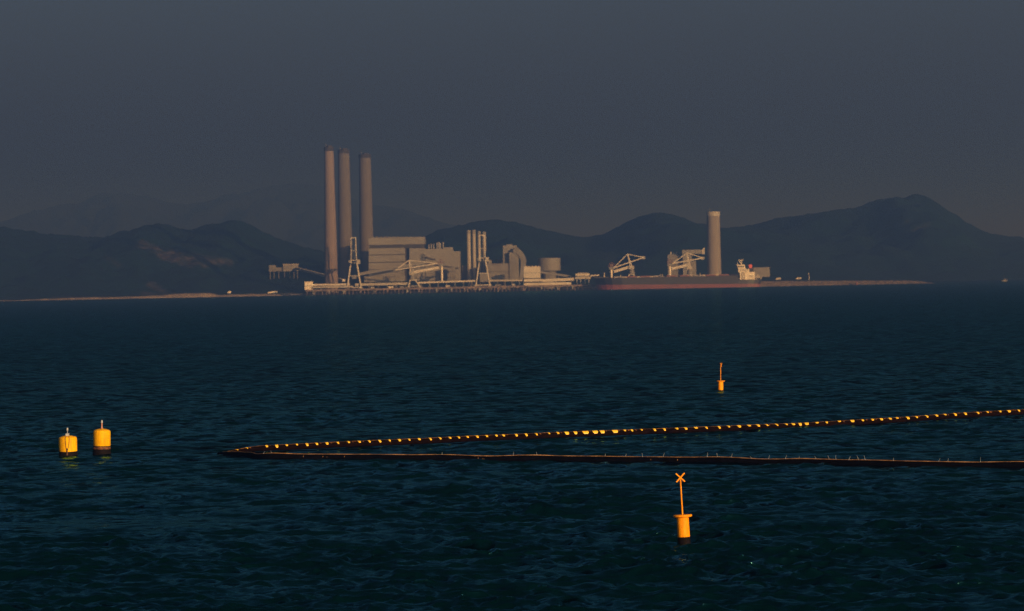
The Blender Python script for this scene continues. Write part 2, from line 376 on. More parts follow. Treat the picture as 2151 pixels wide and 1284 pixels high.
# ------------------------------------------------------------------ chimneys
def chimney(name, label, top, bot, Y, material, cap_h, capmat, flues, group=None, band=None):
    (tx0, tx1, ty), (bx0, bx1, by) = top, bot
    s = S(Y); cx = P((tx0 + tx1) / 2, ty, Y)[0]
    xb = P((bx0 + bx1) / 2, by, Y)[0]; zt = P((tx0 + tx1) / 2, ty, Y)[1]; zb = P((bx0 + bx1) / 2, by, Y)[1]
    c = Vector(((cx + xb) / 2, Y, 3.5)); t = thing(name, label, 'chimney', c, group)
    r1, r0 = (tx1 - tx0) / 2 * s, (bx1 - bx0) / 2 * s
    ch = cap_h * s
    k = r0 + (r0 - r1) * (zb - 3.5) / (zt - zb)
    zs = zt - ch
    MB().lathe(c, [(k, 0), (r1 + (k - r1) * .69, (zs - 3.5) * .3), (r1 + (k - r1) * .34, (zs - 3.5) * .65), (r1, zs - 3.5)], 40).build('shaft', material, t, True)
    MB().lathe(c + Vector((0, 0, zs - 3.5)), [(r1 * 1.04, .02), (r1 * 1.04, ch * .8), (r1 * .95, ch * .8), (r1 * .95, ch * .82)], 40).build('cap', capmat, t, True)
    for i in range(flues):
        a = 2 * math.pi * i / flues + .6; q = r1 * .45
        MB().lathe(c + Vector((q * math.cos(a), q * math.sin(a), zs - 3.5 + ch * .82)), [(r1 * .3, 0), (r1 * .3, ch * .3), (r1 * .26, ch * .31)], 16).build('flue', SOOT, t, True)
    for f in (0.35, 0.7):                                    # walkways round the shaft
        rr = r1 + (k - r1) * (1 - f) ** 1.05
        MB().lathe(c + Vector((0, 0, (zs - 3.5) * f)), [(rr + .9, 0), (rr + .9, .9), (rr + .2, .9)], 40).build('platform', material, t, True)
    MB().rod(c + Vector((-r1 * .55, -r1 * .5, zs - 3.5 + ch * .8)), c + Vector((-r1 * .55, -r1 * .5, zt - 3.5 + 4)), .25).build('lightning_rod', STEEL, t)
    return t
GC = 'tall chimneys of the power station'
chimney('chimney', 'tall reddish tan chimney, sunlit, outermost of the three beside the boiler house', (680, 699.6, 307), (682.5, 710.5, 577), 6080, BRICKC, 11, SOOT, 3, GC)
chimney('chimney', 'tall grey chimney in the middle of the three, behind the pointed crane', (710, 734.2, 313), (710.5, 741.5, 577), 6260, GREYC, 10, SOOT, 3, GC)
chimney('chimney', 'tall grey brown chimney half behind the boiler house, shortest of the three', (754.5, 779.2, 323), (755, 786, 577), 6360, GREYC, 9, SOOT, 3, GC)
chimney('chimney', 'stout buff chimney with a pale band round its top, behind the ship', (1484.8, 1512, 443), (1485, 1515, 580), 6120, TANC, 11, CREAM, 0)

# ------------------------------------------------------------------ buildings
def building(name, label, cat, px0, px1, pyb, Y, group=None):
    x, z = P((px0 + px1) / 2, pyb, Y); return thing(name, label, cat, (x, Y, z), group)

# boiler house
Y = 6150
t = building('boiler_house', 'large beige boiler house with dark horizontal louvre bands and stepped wing', 'building', 774, 967, 590, Y)
MB().pbox(774.5, 499, 892, 514, Y, 90).build('wall', BEIGE, t, label='top storey of the boiler house')
MB().pbox(776, 514, 891, 521.5, Y + 1.5, 86).build('louvre_band', DARKGAP, t)
w = MB()
for a, b in ((521.5, 534.6), (536.4, 550.4), (552.2, 565.4), (567, 580)): w.pbox(774.5, a, 851, b, Y, 88)
w.build('wall', BEIGE, t)
MB().pbox(775.3, 521.5, 850, 580, Y + .9, 80).build('joint', DARKGAP, t)
MB().pbox(851, 521.5, 860.5, 590, Y + 7, 70).build('recess', DARKGAP, t)
MB().pbox(860.5, 521.5, 892, 590, Y - 1, 90).build('stair_tower', BEIGE, t)
MB().pbox(892, 523, 952, 590, Y + 4, 80).build('wing', GREYCL if False else BEIGE, t)
MB().pbox(952, 528, 967, 590, Y + 5, 78).build('wing', BEIGE, t)
MB().pbox(931, 519.8, 951, 523, Y + 10, 30).build('roof_plant', BEIGE, t)
MB().pbox(765, 580, 851, 592, Y - 14, 30).build('annex', BEIGE, t)
w = MB(); w.beam(V(889, 539, Y - .5), V(917, 545, Y - .5), 2, 1.6); w.beam(V(890, 552, Y - .5), V(966, 563, Y - .5), 2, 1.4); w.beam(V(889.5, 539, Y - .5), V(889.5, 552, Y - .5), 2, 1.2)
w.build('duct', DKSTEEL, t)
for i, x in enumerate((792, 796, 805, 809, 812, 818, 822, 883)):
    MB().pbox(x, 580.6, x + 2.2, 582.6, Y - 14.4, .38).build('window', DARKGAP, t)
for i, (x, h) in enumerate(((901, 8), (906, 9), (911, 9), (918, 12), (922, 13), (925, 11), (931, 13))):
    w = MB(); c = V(x, 523, Y + 40); w.rod(c, c + Vector((0, 0, h * .8)), 1.1, 1.1); w.rod(c + Vector((0, 0, h * .8)), c + Vector((0, 0, h * .8 + 1.2)), 1.5, 1.3)
    w.build('vent_pipe', STEEL, t)
for x in range(780, 890, 9): MB().pbox(x, 497.6, x + 5, 498.95, Y + 8, 3).build('roof_fan', BEIGE, t)

def block(name, label, px0, py0, px1, py1, Y, depth, m, windows=0, roof=True, group=None, cat='building', wm=None, plinth=True):
    t = building(name, label, cat, px0, px1, py1, Y, group)
    MB().pbox(px0, py0, px1, py1, Y, depth).build('wall', m, t)
    if roof: MB().pbox(px0 - .5, py0 - 1.3, px1 + .5, py0, Y - .5, depth + 1).build('roof', m, t)
    if windows:
        n = max(2, int((px1 - px0) / 4)); wd = (px1 - px0) / n
        for r in range(windows):
            yy = py0 + (py1 - py0) * (r + .45) / windows
            for i in range(n):
                MB().pbox(px0 + wd * (i + .25), yy, px0 + wd * (i + .75), yy + min(2.0, (py1 - py0) * .18), Y - .25, .22).build('window', wm or DARKGAP, t)
    return t
block('turbine_hall', 'low grey turbine hall between the boiler house and the slim stacks', 955, 559, 1056, 586, 6220, 60, GREYCL, 0)
block('workshop_building', 'small grey workshop against the end of the boiler house', 940, 563, 956, 590, 6120, 18, GREYCL, 2)
block('control_building', 'low beige control block at the foot of the slim stacks', 1022, 555, 1072, 588, 6130, 30, GREYCL, 1)
block('pump_house', 'low pink beige shed under the second pointed crane', 1008, 574, 1060, 592, 6070, 16, BEIGE, 0)
block('store_building', 'pale flat roofed store behind the ship stern', 1582.5, 563, 1617, 582, 6100, 30, BEIGE, 0)

# storage drums beside the absorber
def drum(name, label, px0, py0, px1, py1, Y, m, base=0):
    s = S(Y); r = (px1 - px0) / 2 * s; xc, zb = P((px0 + px1) / 2, py1, Y); zt = P((px0 + px1) / 2, py0, Y)[1]
    t = thing(name, label, 'tank', (xc, Y + r, 3.5)); c = Vector((xc, Y + r, zb)); h = zt - zb
    MB().lathe(c, [(r, 0), (r, h * .30), (r * 1.012, h * .30), (r * 1.012, h * .34), (r, h * .34), (r, h * .80), (r * 1.012, h * .8), (r * 1.012, h * .84), (r, h * .84), (r, h * .95)], 48).build('shell', m, t, True)
    MB().lathe(c, [(r * 1.01, h * .95), (r * 1.01, h * .96), (r * .93, h * .985), (r * .3, h)], 48).build('roof', m, t, True)
    if base: MB().lathe(Vector((xc, Y + r, 3.5)), [(r * .62, 0), (r * .62, zb - 3.5 - .02)], 32).build('pedestal', GREYCL, t, True)
    return t
drum('storage_silo', 'squat pale round silo raised on a narrower base', 1130, 541.5, 1178, 569, 6120, BEIGE, 1)
drum('storage_tank', 'small round tank beside the slim stacks, partly behind them', 1021, 546, 1036, 557, 6170, BEIGE, 1)
drum('storage_tank', 'small round tank against the absorber tower', 1044, 544, 1067, 556, 6170, BEIGE, 1)
# absorber with its curved duct
Y = 6140
t = building('absorber_tower', 'beige absorber tower with a big curved duct bending to the ground', 'tower', 1056, 1106, 586, Y)
w = MB()
for a, b in ((516, 533), (533.8, 541.5), (542.3, 556), (556.8, 590)): w.pbox(1056.5, a, 1086, b, Y, 34)
w.pbox(1057.2, 516.5, 1085.5, 588, Y + 1, 30); w.build('wall', BEIGE, t)
MB().pbox(1064, 513.5, 1077, 516, Y + 6, 12).build('roof_plant', BEIGE, t)
outer = [(1076, 520), (1087, 519), (1093, 524), (1099, 531), (1104, 539), (1106.2, 547), (1105.5, 556), (1102.5, 568), (1100, 580), (1098, 590)]
inner = [(1076, 590), (1076, 527)]
w = MB(); poly = [P(a, b, Y - 12) for a, b in [(1078, 526), (1084, 524), (1090, 528), (1096, 535), (1100, 543), (1101.5, 551), (1100, 562), (1096, 575), (1094, 588), (1087.5, 588), (1090, 572), (1093, 556), (1092, 546), (1088, 538), (1083, 534), (1078, 534)]]
def strip(mb, outer, inn, y0, y1):
    n = len(outer); vs = [(x, y0, z) for x, z in outer] + [(x, y0, z) for x, z in inn] + [(x, y1, z) for x, z in outer] + [(x, y1, z) for x, z in inn]
    fs = []
    for i in range(n - 1):
        fs += [(i, i + 1, n + i + 1, n + i), (2 * n + i + 1, 2 * n + i, 3 * n + i, 3 * n + i + 1), (i + 1, i, 2 * n + i, 2 * n + i + 1), (n + i, n + i + 1, 3 * n + i + 1, 3 * n + i)]
    fs += [(0, n, 3 * n, 2 * n), (n - 1, 3 * n - 1, 4 * n - 1, 2 * n - 1)]
    return mb.add(vs, fs)
O = [(1078, 524), (1086, 519.5), (1093, 524.5), (1099, 531.5), (1103.6, 539.5), (1105.6, 547), (1105, 556), (1102.4, 567), (1099, 588)]
I = [(1078, 533), (1082, 532), (1086, 534), (1089.5, 538), (1092.5, 543.5), (1094, 549), (1094, 556), (1093, 567), (1091, 588)]
strip(MB(), [P(a, b, Y - 12) for a, b in O], [P(a, b, Y - 12) for a, b in I], Y - 14, Y + 10).build('duct', GREYCL, t)
MB().pbox(1070, 530, 1090, 588, Y - 12.6, 12.5).build('casing', GREYCL, t)
# absorber beside the stout chimney
Y = 6110
t = building('absorber_tower', 'grey absorber tower with a long horizontal duct flaring towards the stout chimney', 'tower', 1403, 1481, 585, Y)
MB().pbox(1403, 535, 1434, 585, Y + 12, 26).build('casing', GREYCL, t)
MB().pbox(1434.5, 527, 1453.5, 586, Y, 30).build('wall', BEIGE, t)
MB().pbox(1454, 549, 1462.5, 586, Y + 4, 20).build('stair_tower', BEIGE, t)
MB().pbox(1433, 525, 1474, 533.5, Y - 4, 14).build('duct', BEIGE, t)
w = MB(); w.prism([P(a, b, Y - 5) for a, b in ((1474, 533.5), (1480.5, 534.5), (1480.5, 519.5), (1474, 525))], Y - 5, Y + 12); w.build('duct_flare', CREAM, t)
for x in (1408, 1414, 1420, 1426): MB().pbox(x, 529 + (x % 4), x + 3, 535, Y + 18, 4).build('vent_pipe', STEEL, t)

# slim stacks
GS = 'slim gas turbine stacks'
for lab, px, w_, top in (('slim pale stack standing nearest the boiler house end', 986, 4.6, 484), ('slim pale stack, second from the boiler house end', 997, 4.3, 483.5),
                         ('slim pale stack half hidden behind the second pointed crane', 1008, 3.8, 486), ('slim pale stack on the far side of the second pointed crane', 1018.5, 4.3, 487)):
    Y = 6195; c = V(px, 583, Y); c.z = 3.5; zt = P(px, top, Y)[1]; r = w_ * S(Y); h = zt - 3.5
    t = thing('exhaust_stack', lab, 'stack', c, GS)
    MB().lathe(c, [(r * .98, 0), (r * .92, h * .94)], 20).build('shaft', CREAM, t, True)
    MB().lathe(c + Vector((0, 0, h * .94)), [(r, 0), (r, h * .06)], 20).build('cap', BEIGE, t, True)
    MB().rod(c + Vector((r * .9, -r * .5, 0)), c + Vector((r * .9, -r * .5, h * .97)), .35).build('ladder', DKSTEEL, t)

# ------------------------------------------------------------------ conveyors
def conveyor(label, a, b, Y, h, legs, m=PALE, group='conveyor galleries', Yb=None, foot=4.0, depth=5.0):
    a, b = V(*a, Y), V(*b, Yb or Y)
    c = (a + b) / 2; t = thing('conveyor_gallery', label, 'conveyor', (c.x, c.y, foot), group)
    MB().beam(a, b, depth, h).build('gallery', m, t)
    MB().beam(a + Vector((0, 0, h / 2 + .3)), b + Vector((0, 0, h / 2 + .3)), depth + .8, .5).build('roof', m, t)
    for i in range(legs):
        k = (i + .5) / legs; p = a.lerp(b, k)
        if p.z - h / 2 - foot < 1: continue
        w = MB(); w.beam((p.x - 1.1, p.y - 2, foot), (p.x - .3, p.y - 2, p.z - h / 2), .5, .5); w.beam((p.x + 1.1, p.y + 2, foot), (p.x + .3, p.y + 2, p.z - h / 2), .5, .5); w.beam((p.x - .6, p.y - 2, (p.z + foot) / 2), (p.x + .6, p.y + 2, (p.z + foot) / 2), .5, .5)
        w.build('trestle', STEEL, t)
    return t
conveyor('pale conveyor gallery climbing to the hillside transfer tower', (624, 564.5), (722, 589.5), 6325, 3.2, 0, Yb=6085)
conveyor('long dark edged conveyor gallery rising in front of the boiler house', (752, 577), (905, 549.5), 6108, 4.4, 3, BEIGE)
conveyor('upper horizontal conveyor gallery leaving the white junction house', (657, 599), (735, 597.8), 5990, 2.6, 5, PALE, foot=9.3)
conveyor('lower horizontal conveyor gallery leaving the white junction house', (657, 604), (742, 602.6), 5978, 2.2, 0, CREAM, foot=9.3)
conveyor('horizontal conveyor gallery between the first pointed crane and the curved arm unloader', (746, 598.6), (862, 596), 5990, 3.6, 6, CREAM, foot=9.3)
conveyor('thin horizontal conveyor gallery between the curved arm unloader and the second pointed crane', (876, 594.5), (1000, 590.5), 5990, 2.2, 7, PALE, foot=9.3)
conveyor('thin horizontal conveyor gallery from the second pointed crane to the bright transfer house', (1022, 590), (1099, 589.6), 5990, 2.4, 5, CREAM, foot=9.3)
conveyor('pale conveyor gallery sloping down from the bright transfer house along the jetty', (1136, 572), (1210, 583), 6010, 3.0, 3, BEIGE, foot=9.3)
conveyor('broad pale conveyor gallery low beside the bright transfer house', (1136, 590), (1206, 587), 5990, 4.2, 0, PALE, foot=9.3)
conveyor('short conveyor boom jutting from the jetty end house towards the ship', (1240, 580), (1258, 578.5), 5985, 1.8, 0, PALE, foot=9.3)
conveyor('pale conveyor gallery running beside the unloader at the ship bow', (1296, 583.5), (1376, 581.8), 5965, 2.0, 0, PALE, foot=9.3)
conveyor('pale conveyor gallery at the foot of the stout chimney behind the ship', (1452, 580.5), (1527, 577.5), 5965, 2.4, 0, PALE, foot=9.3)
# hillside transfer tower
Y = 6330
t = building('transfer_tower', 'two box transfer tower on legs at the foot of the wooded hill', 'building', 565, 626, 580, Y)
MB().pbox(594.5, 556, 626, 570, Y, 20).build('wall', BEIGE, t)
MB().pbox(565, 557.5, 579, 571, Y + 2, 16).build('cabin', GREYCL, t)
MB().pbox(579, 562, 594.5, 570, Y + 4, 10).build('bridge', GREYCL, t)
for x in (567, 575, 585, 597, 608, 617, 624): MB().pbox(x, 570.2, x + 1.6, 592, Y + 5, 2).build('leg', DKSTEEL, t)
MB().pbox(594, 554.6, 626.5, 556, Y - .5, 21).build('roof', CREAM, t)
# junction house and bright transfer house
t = block('junction_house', 'small bright white junction house at the end of the jetty nearest the beach', 640, 593, 656.5, 609, 5980, 12, WHITEP, 0)
MB().pbox(640.5, 600.4, 656, 601.4, 5979.6, .35).build('joint_band', STEEL, t)
Y = 5985
t = building('transfer_house', 'bright cream transfer house on the jetty, stacked in tiers', 'building', 1100, 1200, 601, Y)
for a, b in ((560.5, 573), (573.9, 584)): MB().pbox(1100.5, a, 1135.5, b, Y, 22).build('wall', PALE, t)
MB().pbox(1101.3, 572, 1134.7, 587, Y + 1, 18).build('core', DKSTEEL, t)
MB().pbox(1100.5, 586.5, 1140, 592, Y - 2, 20).build('wall', PALE, t)
MB().pbox(1100.5, 593.8, 1200, 600.5, Y - 4, 22).build('lower_storey', PALE, t)
for x in (1104, 1110, 1117, 1124, 1130): MB().pbox(x, 558.6, x + 3, 560.4, Y + 5, 3).build('roof_fan', PALE, t)
t = building('jetty_house', 'pale two tier house at the end of the jetty next to the ship bow', 'building', 1209, 1240, 590, Y)
MB().pbox(1209, 575, 1239, 579.6, Y, 14).build('upper_storey', PALE, t)
MB().pbox(1211, 579.6, 1237, 581.3, Y + .6, 12).build('window_band', DKSTEEL, t)
MB().pbox(1208, 581.3, 1241, 586.5, Y - 1, 16).build('lower_storey', CREAM, t)
for x in (1211, 1219, 1228, 1236): MB().pbox(x, 586.7, x + 2, 603, Y, 2).build('leg', STEEL, t)
MB().pbox(1213, 573.2, 1236, 575, Y - .5, 15).build('roof', CREAM, t)

# ------------------------------------------------------------------ jetty
Yj = 5970
xa, xb = P(641, 606, Yj)[0], P(1545, 590, Yj)[0]
t = thing('jetty', 'long coal jetty on dark concrete piles in front of the power station', 'jetty', ((xa + xb) / 2, Yj, 0))
MB().box(xa, xb, Yj, Yj + 34, 7.2, 9.2).build('deck', PILE, t)
MB().box(xa, xb, Yj - .5, Yj - .02, 6.4, 9.6).build('edge_beam', PILE, t)
pm = None
n = 78
for i in range(n):
    x = xa + 3 + (xb - xa - 6) * i / (n - 1) * 0.69
    w = MB(); w.rod((x, Yj + 1.5 + (i % 2) * 3, -2), (x, Yj + 1.5 + (i % 2) * 3, 7.18), .75 + .25 * random.random(), n=10); w.build('pile', PILE if random.random() < .5 else PILED, t, True)
for i in range(20):
    x = xa + 12 + (xb - xa) * .67 * i / 19 + random.uniform(-5, 5)
    MB().box(x, x + random.uniform(1.6, 3.2), Yj - 1.6, Yj - .55, random.uniform(1.2, 3), random.uniform(6, 8.6)).build('fender', random.choice([STEEL, DKSTEEL, PILE]), t)
    if i % 2 == 0: MB().beam((x, Yj + 1, .5), (x + 7, Yj + 1, 7), .6, .6).build('brace', STEEL, t)
labs = [('low cream hut on the jetty just past the first pointed crane', 779, 7, CREAM), ('bright lit hut on the jetty midway to the curved arm unloader', 816, 10, WHITEP),
        ('small brown hut on the jetty close by the curved arm unloader', 840, 8, BEIGE), ('small pale hut on the jetty past the curved arm unloader', 936, 9, PALE),
        ('dull grey hut on the jetty beside the second pointed crane', 1040, 12, GREYCL), ('tiny pale hut on the jetty near the bright transfer house', 1076, 6, PALE)]
for lab, px, wd, m in labs:
    Y = Yj + 4; x0, z0 = P(px, 603, Y); wd *= .8
    t = thing('jetty_hut', lab, 'hut', (x0 + wd / 2, Y, 9.2), 'huts along the jetty')
    MB().box(x0, x0 + wd, Y, Y + 5, 9.2, 12).build('wall', m, t); MB().box(x0 - .4, x0 + wd + .4, Y - .4, Y + 5.4, 12.01, 12.4).build('roof', m, t)
    MB().box(x0 + wd * .6, x0 + wd * .6 + 1.1, Y - .2, Y - .01, 9.3, 11.3).build('door', DKSTEEL, t)

# ------------------------------------------------------------------ pointed cranes (seen end-on)
def pointed_crane(px, Y, label):
    """tower crane of two leaning legs and a slender double mast; px = centre of its foot"""
    s = S(Y); base = Vector((P(px, 603, Y)[0], Y, 9.2))
    t = thing('gantry_crane', label, 'crane', base, 'pointed gantry cranes on the jetty')
    Hm = 44.0; Ht = 86.0; hw = 11.6; mw = 4.6
    f = lambda x, y, z: base + Vector((x, y, z))
    for sx in (-1, 1):
        for sy in (0, 14):
            MB().beam(f(sx * hw, sy, 1.5), f(sx * mw * 1.1, sy * .6 + 2.8, Hm), 1.6, 1.9).build('leg', PALE, t)
            MB().box(base.x + sx * hw - 3, base.x + sx * hw + 3, base.y + sy - 1, base.y + sy + 1, 9.25, 10.7).build('bogie', STEEL, t)
    for sx in (-1, 1): MB().beam(f(sx * mw, 7, Hm - 3), f(sx * mw * .8, 7, Ht), 1.8, 1.5).build('mast', PALE, t)
    w = MB(); w.beam(f(-mw * .95, 7, Ht), f(mw * .95, 7, Ht), 2, 1.4); w.beam(f(-mw * .8, 7, Ht - 22), f(mw * .8, 7, Ht - 22), 1.2, .8); w.beam(f(-mw, 7, Hm + 4), f(mw, 7, Hm + 4), 1.6, 1.2)
    w.build('cross_beam', PALE, t)
    w = MB(); w.beam(f(-hw - 2, 0, 2.6), f(hw + 2, 0, 2.6), 1.4, 1.4); w.beam(f(-hw * .8, 2, 22), f(hw * .8, 2, 22), 1, .9); w.build('sill_beam', PALE, t)
    MB().box(base.x - 3.6, base.x + 3.6, Y + 4, Y + 22, 9.2 + 17, 9.2 + 23).build('machinery_house', BEIGE, t)
    MB().box(base.x + mw + .4, base.x + mw + 6, Y + 3, Y + 9, 9.2 + Hm - 2, 9.2 + Hm + 5).build('cabin', CREAM, t)
    MB().box(base.x - mw - 4, base.x - mw - .5, Y + 3, Y + 7, 9.2 + Hm, 9.2 + Hm + 4).build('winch', STEEL, t)
    # boom and back girder run away from and towards the sea
    w = MB()
    for sx in (-1, 1): w.beam(f(sx * 2.4, -26, Hm - .5), f(sx * 2.4, 40, Hm - .5), 1.2, 2.2)
    w.build('boom', STEEL, t)
    w = MB()
    for sx in (-1, 1):
        w.rod(f(sx * mw * .7, 7, Ht - 1), f(sx * 2.4, -24, Hm), .22); w.rod(f(sx * mw * .7, 7, Ht - 1), f(sx * 2.4, 38, Hm), .22)
    w.build('stay_cable', STEEL, t)
    return t
c1 = pointed_crane(744, 5985, 'pointed gantry crane standing in front of the three tall chimneys')
c2 = copy_tree(c1); dst = Vector((P(1014.5, 597, 5985)[0], 5985, 9.2)); c2.location = dst
c2['label'] = 'pointed gantry crane standing in front of the slim pale stacks'

# ------------------------------------------------------------------ curved arm unloaders
def unloader(label, Y, apex, tail, head, low0, low1, cage, leg_bot, foot, legs, deck=9.2, arm_r=1.9):
    """slewing ship unloader: tail = counterweight end, head = seaward end of the boom"""
    fx = P(*foot, Y)[0]
    t = thing('ship_unloader', label, 'crane', (fx, Y, deck), 'slewing unloaders on the jetty')
    A, T, H, L0, L1, C = (V(*p, Y) for p in (apex, tail, head, low0, low1, cage)); Fo = V(*foot, Y)
    dy = Vector((0, 3.2, 0))
    w = MB()
    for s in (-1, 1): w.beam(T + dy * s, H + dy * s, .9, 1.7)
    n = 9
    for i in range(n):
        a = T.lerp(H, i / n); b = T.lerp(H, (i + .5) / n); w.beam(a - dy, b + dy, .4, .4)
    w.build('boom', PALE, t)
    w = MB()
    for s in (-1, 1):
        w.beam(A + dy * s * .5, T + dy * s, .8, 1.4); w.beam(A + dy * s * .5, H + dy * s, .8, 1.2)
    w.build('stay', PALE, t)
    w = MB()
    for s in (-1, 1): w.beam(A + dy * s * .5, Fo + dy * s + Vector((-2 * (1 if H.x > T.x else -1), 0, 0)), 1.2, 1.7); w.beam(A + dy * s * .5, Fo + dy * s + Vector((3 * (1 if H.x > T.x else -1), 0, 6)), .8, .9)
    w.build('mast', PALE, t)
    w = MB(); w.beam(L0, L1, 4.0, 4.2); w.build('boom_conveyor', PALE, t)
    MB().beam(L0 + Vector((0, 0, 2.4)), L1 + Vector((0, 0, 2.4)), 4.6, .5).build('conveyor_roof', CREAM, t)
    q = T.copy(); k_ = 1.0 if H.x > T.x else .62; MB().box(q.x - 4.2 * k_, q.x + 4.2 * k_, Y - 3.5, Y + 3.5, q.z - 4.4 * k_, q.z + 3.2 * k_).build('counterweight', DKSTEEL if H.x > T.x else STEEL, t)
    # elevator head: a drum in a cage, and the vertical arm below it
    w = MB(); r = 5.0
    for a in range(8):
        an = a * math.pi / 4; w.rod(C + Vector((r * math.cos(an), -2.5, r * math.sin(an))), C + Vector((r * math.cos(an + math.pi / 4), -2.5, r * math.sin(an + math.pi / 4))), .4, n=6)
        w.rod(C + Vector((0, -2.5, 0)), C + Vector((r * math.cos(an), -2.5, r * math.sin(an))), .25, n=6)
        w.rod(C + Vector((r * math.cos(an), -2.5, r * math.sin(an))), C + Vector((r * math.cos(an), 2.5, r * math.sin(an))), .3, n=6)
    w.build('head_cage', DECKR, t)
    MB().rod(C + Vector((0, -2, 0)), C + Vector((0, 2, 0)), 2.4, n=16).build('head_drum', STEEL, t)
    lb = V(*leg_bot, Y); lt = Vector((lb.x, Y, C.z - 4.4))
    MB().rod(lb, lt, arm_r, n=14).build('vertical_arm', WHITEP, t, True)
    MB().box(lb.x - 4, lb.x + 4, Y - 3, Y + 3, lt.z - 2.2, lt.z + 1.6).build('arm_collar', BEIGE, t)
    MB().beam(V(*low1, Y), lt + Vector((0, 0, 1)), 2.6, 2.2).build('transfer_chute', BEIGE, t)
    # slewing table and portal
    MB().lathe(Vector((Fo.x, Y, Fo.z - 8)), [(4.6, 0), (5.2, 2), (4, 6), (3.2, 9)], 20).build('slewing_table', BEIGE, t, True)
    MB().box(Fo.x - 5, Fo.x + 4, Y - 4, Y + 4, Fo.z + .5, Fo.z + 6).build('machinery_house', CREAM, t)
    zt = Fo.z - 8
    for lx0, lx1 in legs:
        a = P(lx0, foot[1], Y)[0]; b = P(lx1, foot[1], Y)[0]
        for s in (-1, 1): MB().beam((a, Y + s * 4, zt), (b, Y + s * 6, deck + 1.2), 1.3, 1.5).build('leg', PALE, t)
        w = MB()
        for s in (-1, 1): w.box(b - 4, b + 4, Y + s * 6 - 1, Y + s * 6 + 1, deck + .03, deck + 1.4)
        w.box(b - .6, b + .6, Y - 4.99, Y + 4.99, deck + .4, deck + 1.2)
        w.build('bogie', STEEL, t)
    a, b = P(legs[0][1], foot[1], Y)[0], P(legs[-1][1], foot[1], Y)[0]
    w = MB(); w.beam((a, Y - 6, deck + 3), (b, Y - 6, deck + 3), 1, 1.2); w.box(min(a, b) + 2, max(a, b) - 2, Y - 4.5, Y + 4.5, zt - 1.2, zt - .02); w.build('sill_beam', CREAM, t)
    return t
unloader('curved arm unloader with a dark counterweight in front of the boiler house', 5988, (859, 547), (831, 567.5), (919, 553.5), (871, 572), (922, 562.5), (926, 551), (928.5, 592), (866, 578), [(862, 857), (871, 883)])
unloader('curved arm unloader reaching over the ship bow, apart from the absorber', 5988, (1318, 534), (1352, 541), (1289, 563), (1326, 560), (1290, 571), (1284.5, 558), (1284.5, 584), (1327, 566), [(1322, 1317), (1331, 1335)])
unloader('curved arm unloader over the ship, in front of the absorber by the stout chimney', 5988, (1443, 531.5), (1476, 542), (1412, 554), (1450, 556), (1411, 565), (1407.5, 551), (1407.5, 584), (1449, 567), [(1444, 1439), (1453, 1457)])

# ------------------------------------------------------------------ cargo ship
Ys = 5935
xb_, xs_ = P(1248.5, 600, Ys)[0], P(1600, 592, Ys)[0]
L = xs_ - xb_; beam_w = 40.0
t = thing('cargo_ship', 'long black bulk carrier with red lower hull and white bridge moored at the jetty', 'ship', ((xb_ + xs_) / 2, Ys + beam_w / 2 - 20, 0))
yc = Ys + 2
def hull_rows(z, f):
    """half breadth plan at height z; f widens the bow overhang"""
    st = np.array([0, .012, .03, .06, .1, .16, .853, .862, .92, .96, .985, 1.0]); hb = np.array([.0, .22, .48, .76, .93, 1, 1, 1, .95, .85, .72, .6]) * beam_w / 2
    return st, hb
zwl, zred, zdk = -1.5, 8.4 - 3.4 * hull_rows(0, 0)[0], 19.5
def hull_part(z0, z1, bow0, bow1, st0, st1):
    z0, z1 = np.broadcast_to(z0, 12), np.broadcast_to(z1, 12)
    st, hb = hull_rows(0, 0); n = len(st)
    vs = []
    for z, bo, so_ in ((z0, bow0, st0), (z1, bow1, st1)):
        xs = xb_ + bo + (L - bo - so_) * st
        vs += [(x, yc - h, q) for x, h, q in zip(xs, hb, z)] + [(x, yc + h, q) for x, h, q in zip(xs, hb, z)]
    fs = []
    for side in (0, 1):
        o = side * n
        fs += [(o + i, o + i + 1, 2 * n + o + i + 1, 2 * n + o + i) for i in range(n - 1)]
    fs.append((n - 1, 2 * n - 1, 4 * n - 1, 3 * n - 1))
    fs += [(2 * n + i, 2 * n + i + 1, 3 * n + i + 1, 3 * n + i) for i in range(n - 1)]
    return MB().add(vs, fs)
hull_part(zwl, zred, 5.5, 2.5, 4, 3).build('lower_hull', ANTIF, t, label='red painted lower hull')
hull_part(zred + .01, np.array([zdk] * 7 + [12.4] * 5), 2.5, 0, 3, 0).build('hull', HULLB, t)
def sx(px): return P(px, 585, Ys)[0]
def hz(px, py): return P(px, py, Ys)[1]
MB().prism([(xb_ + 1, zdk + .02), (xb_ + 25, zdk + .02), (xb_ + 23, zdk + 1.6), (xb_ + .3, zdk + 2.2)], yc - 6, yc + 6).build('forecastle', HULLB, t)
MB().rod((sx(1269.5), yc, zdk), (sx(1269.5), yc, hz(1269, 573)), 1.1, .8).build('foremast', PALE, t)
for i in range(9):
    x0 = sx(1290 + i * 27.6); x1 = sx(1290 + i * 27.6 + 20)
    MB().box(x0, x1, yc - 11, yc + 11, zdk + .05, zdk + 2.4).build('hatch_cover', DECKR if i % 3 else STEEL, t)
for px in (1303, 1386.5, 1391, 1470): MB().rod((sx(px), yc - 14, zdk), (sx(px), yc - 14, zdk + 5), .6, .4).build('deck_post', PALE, t)
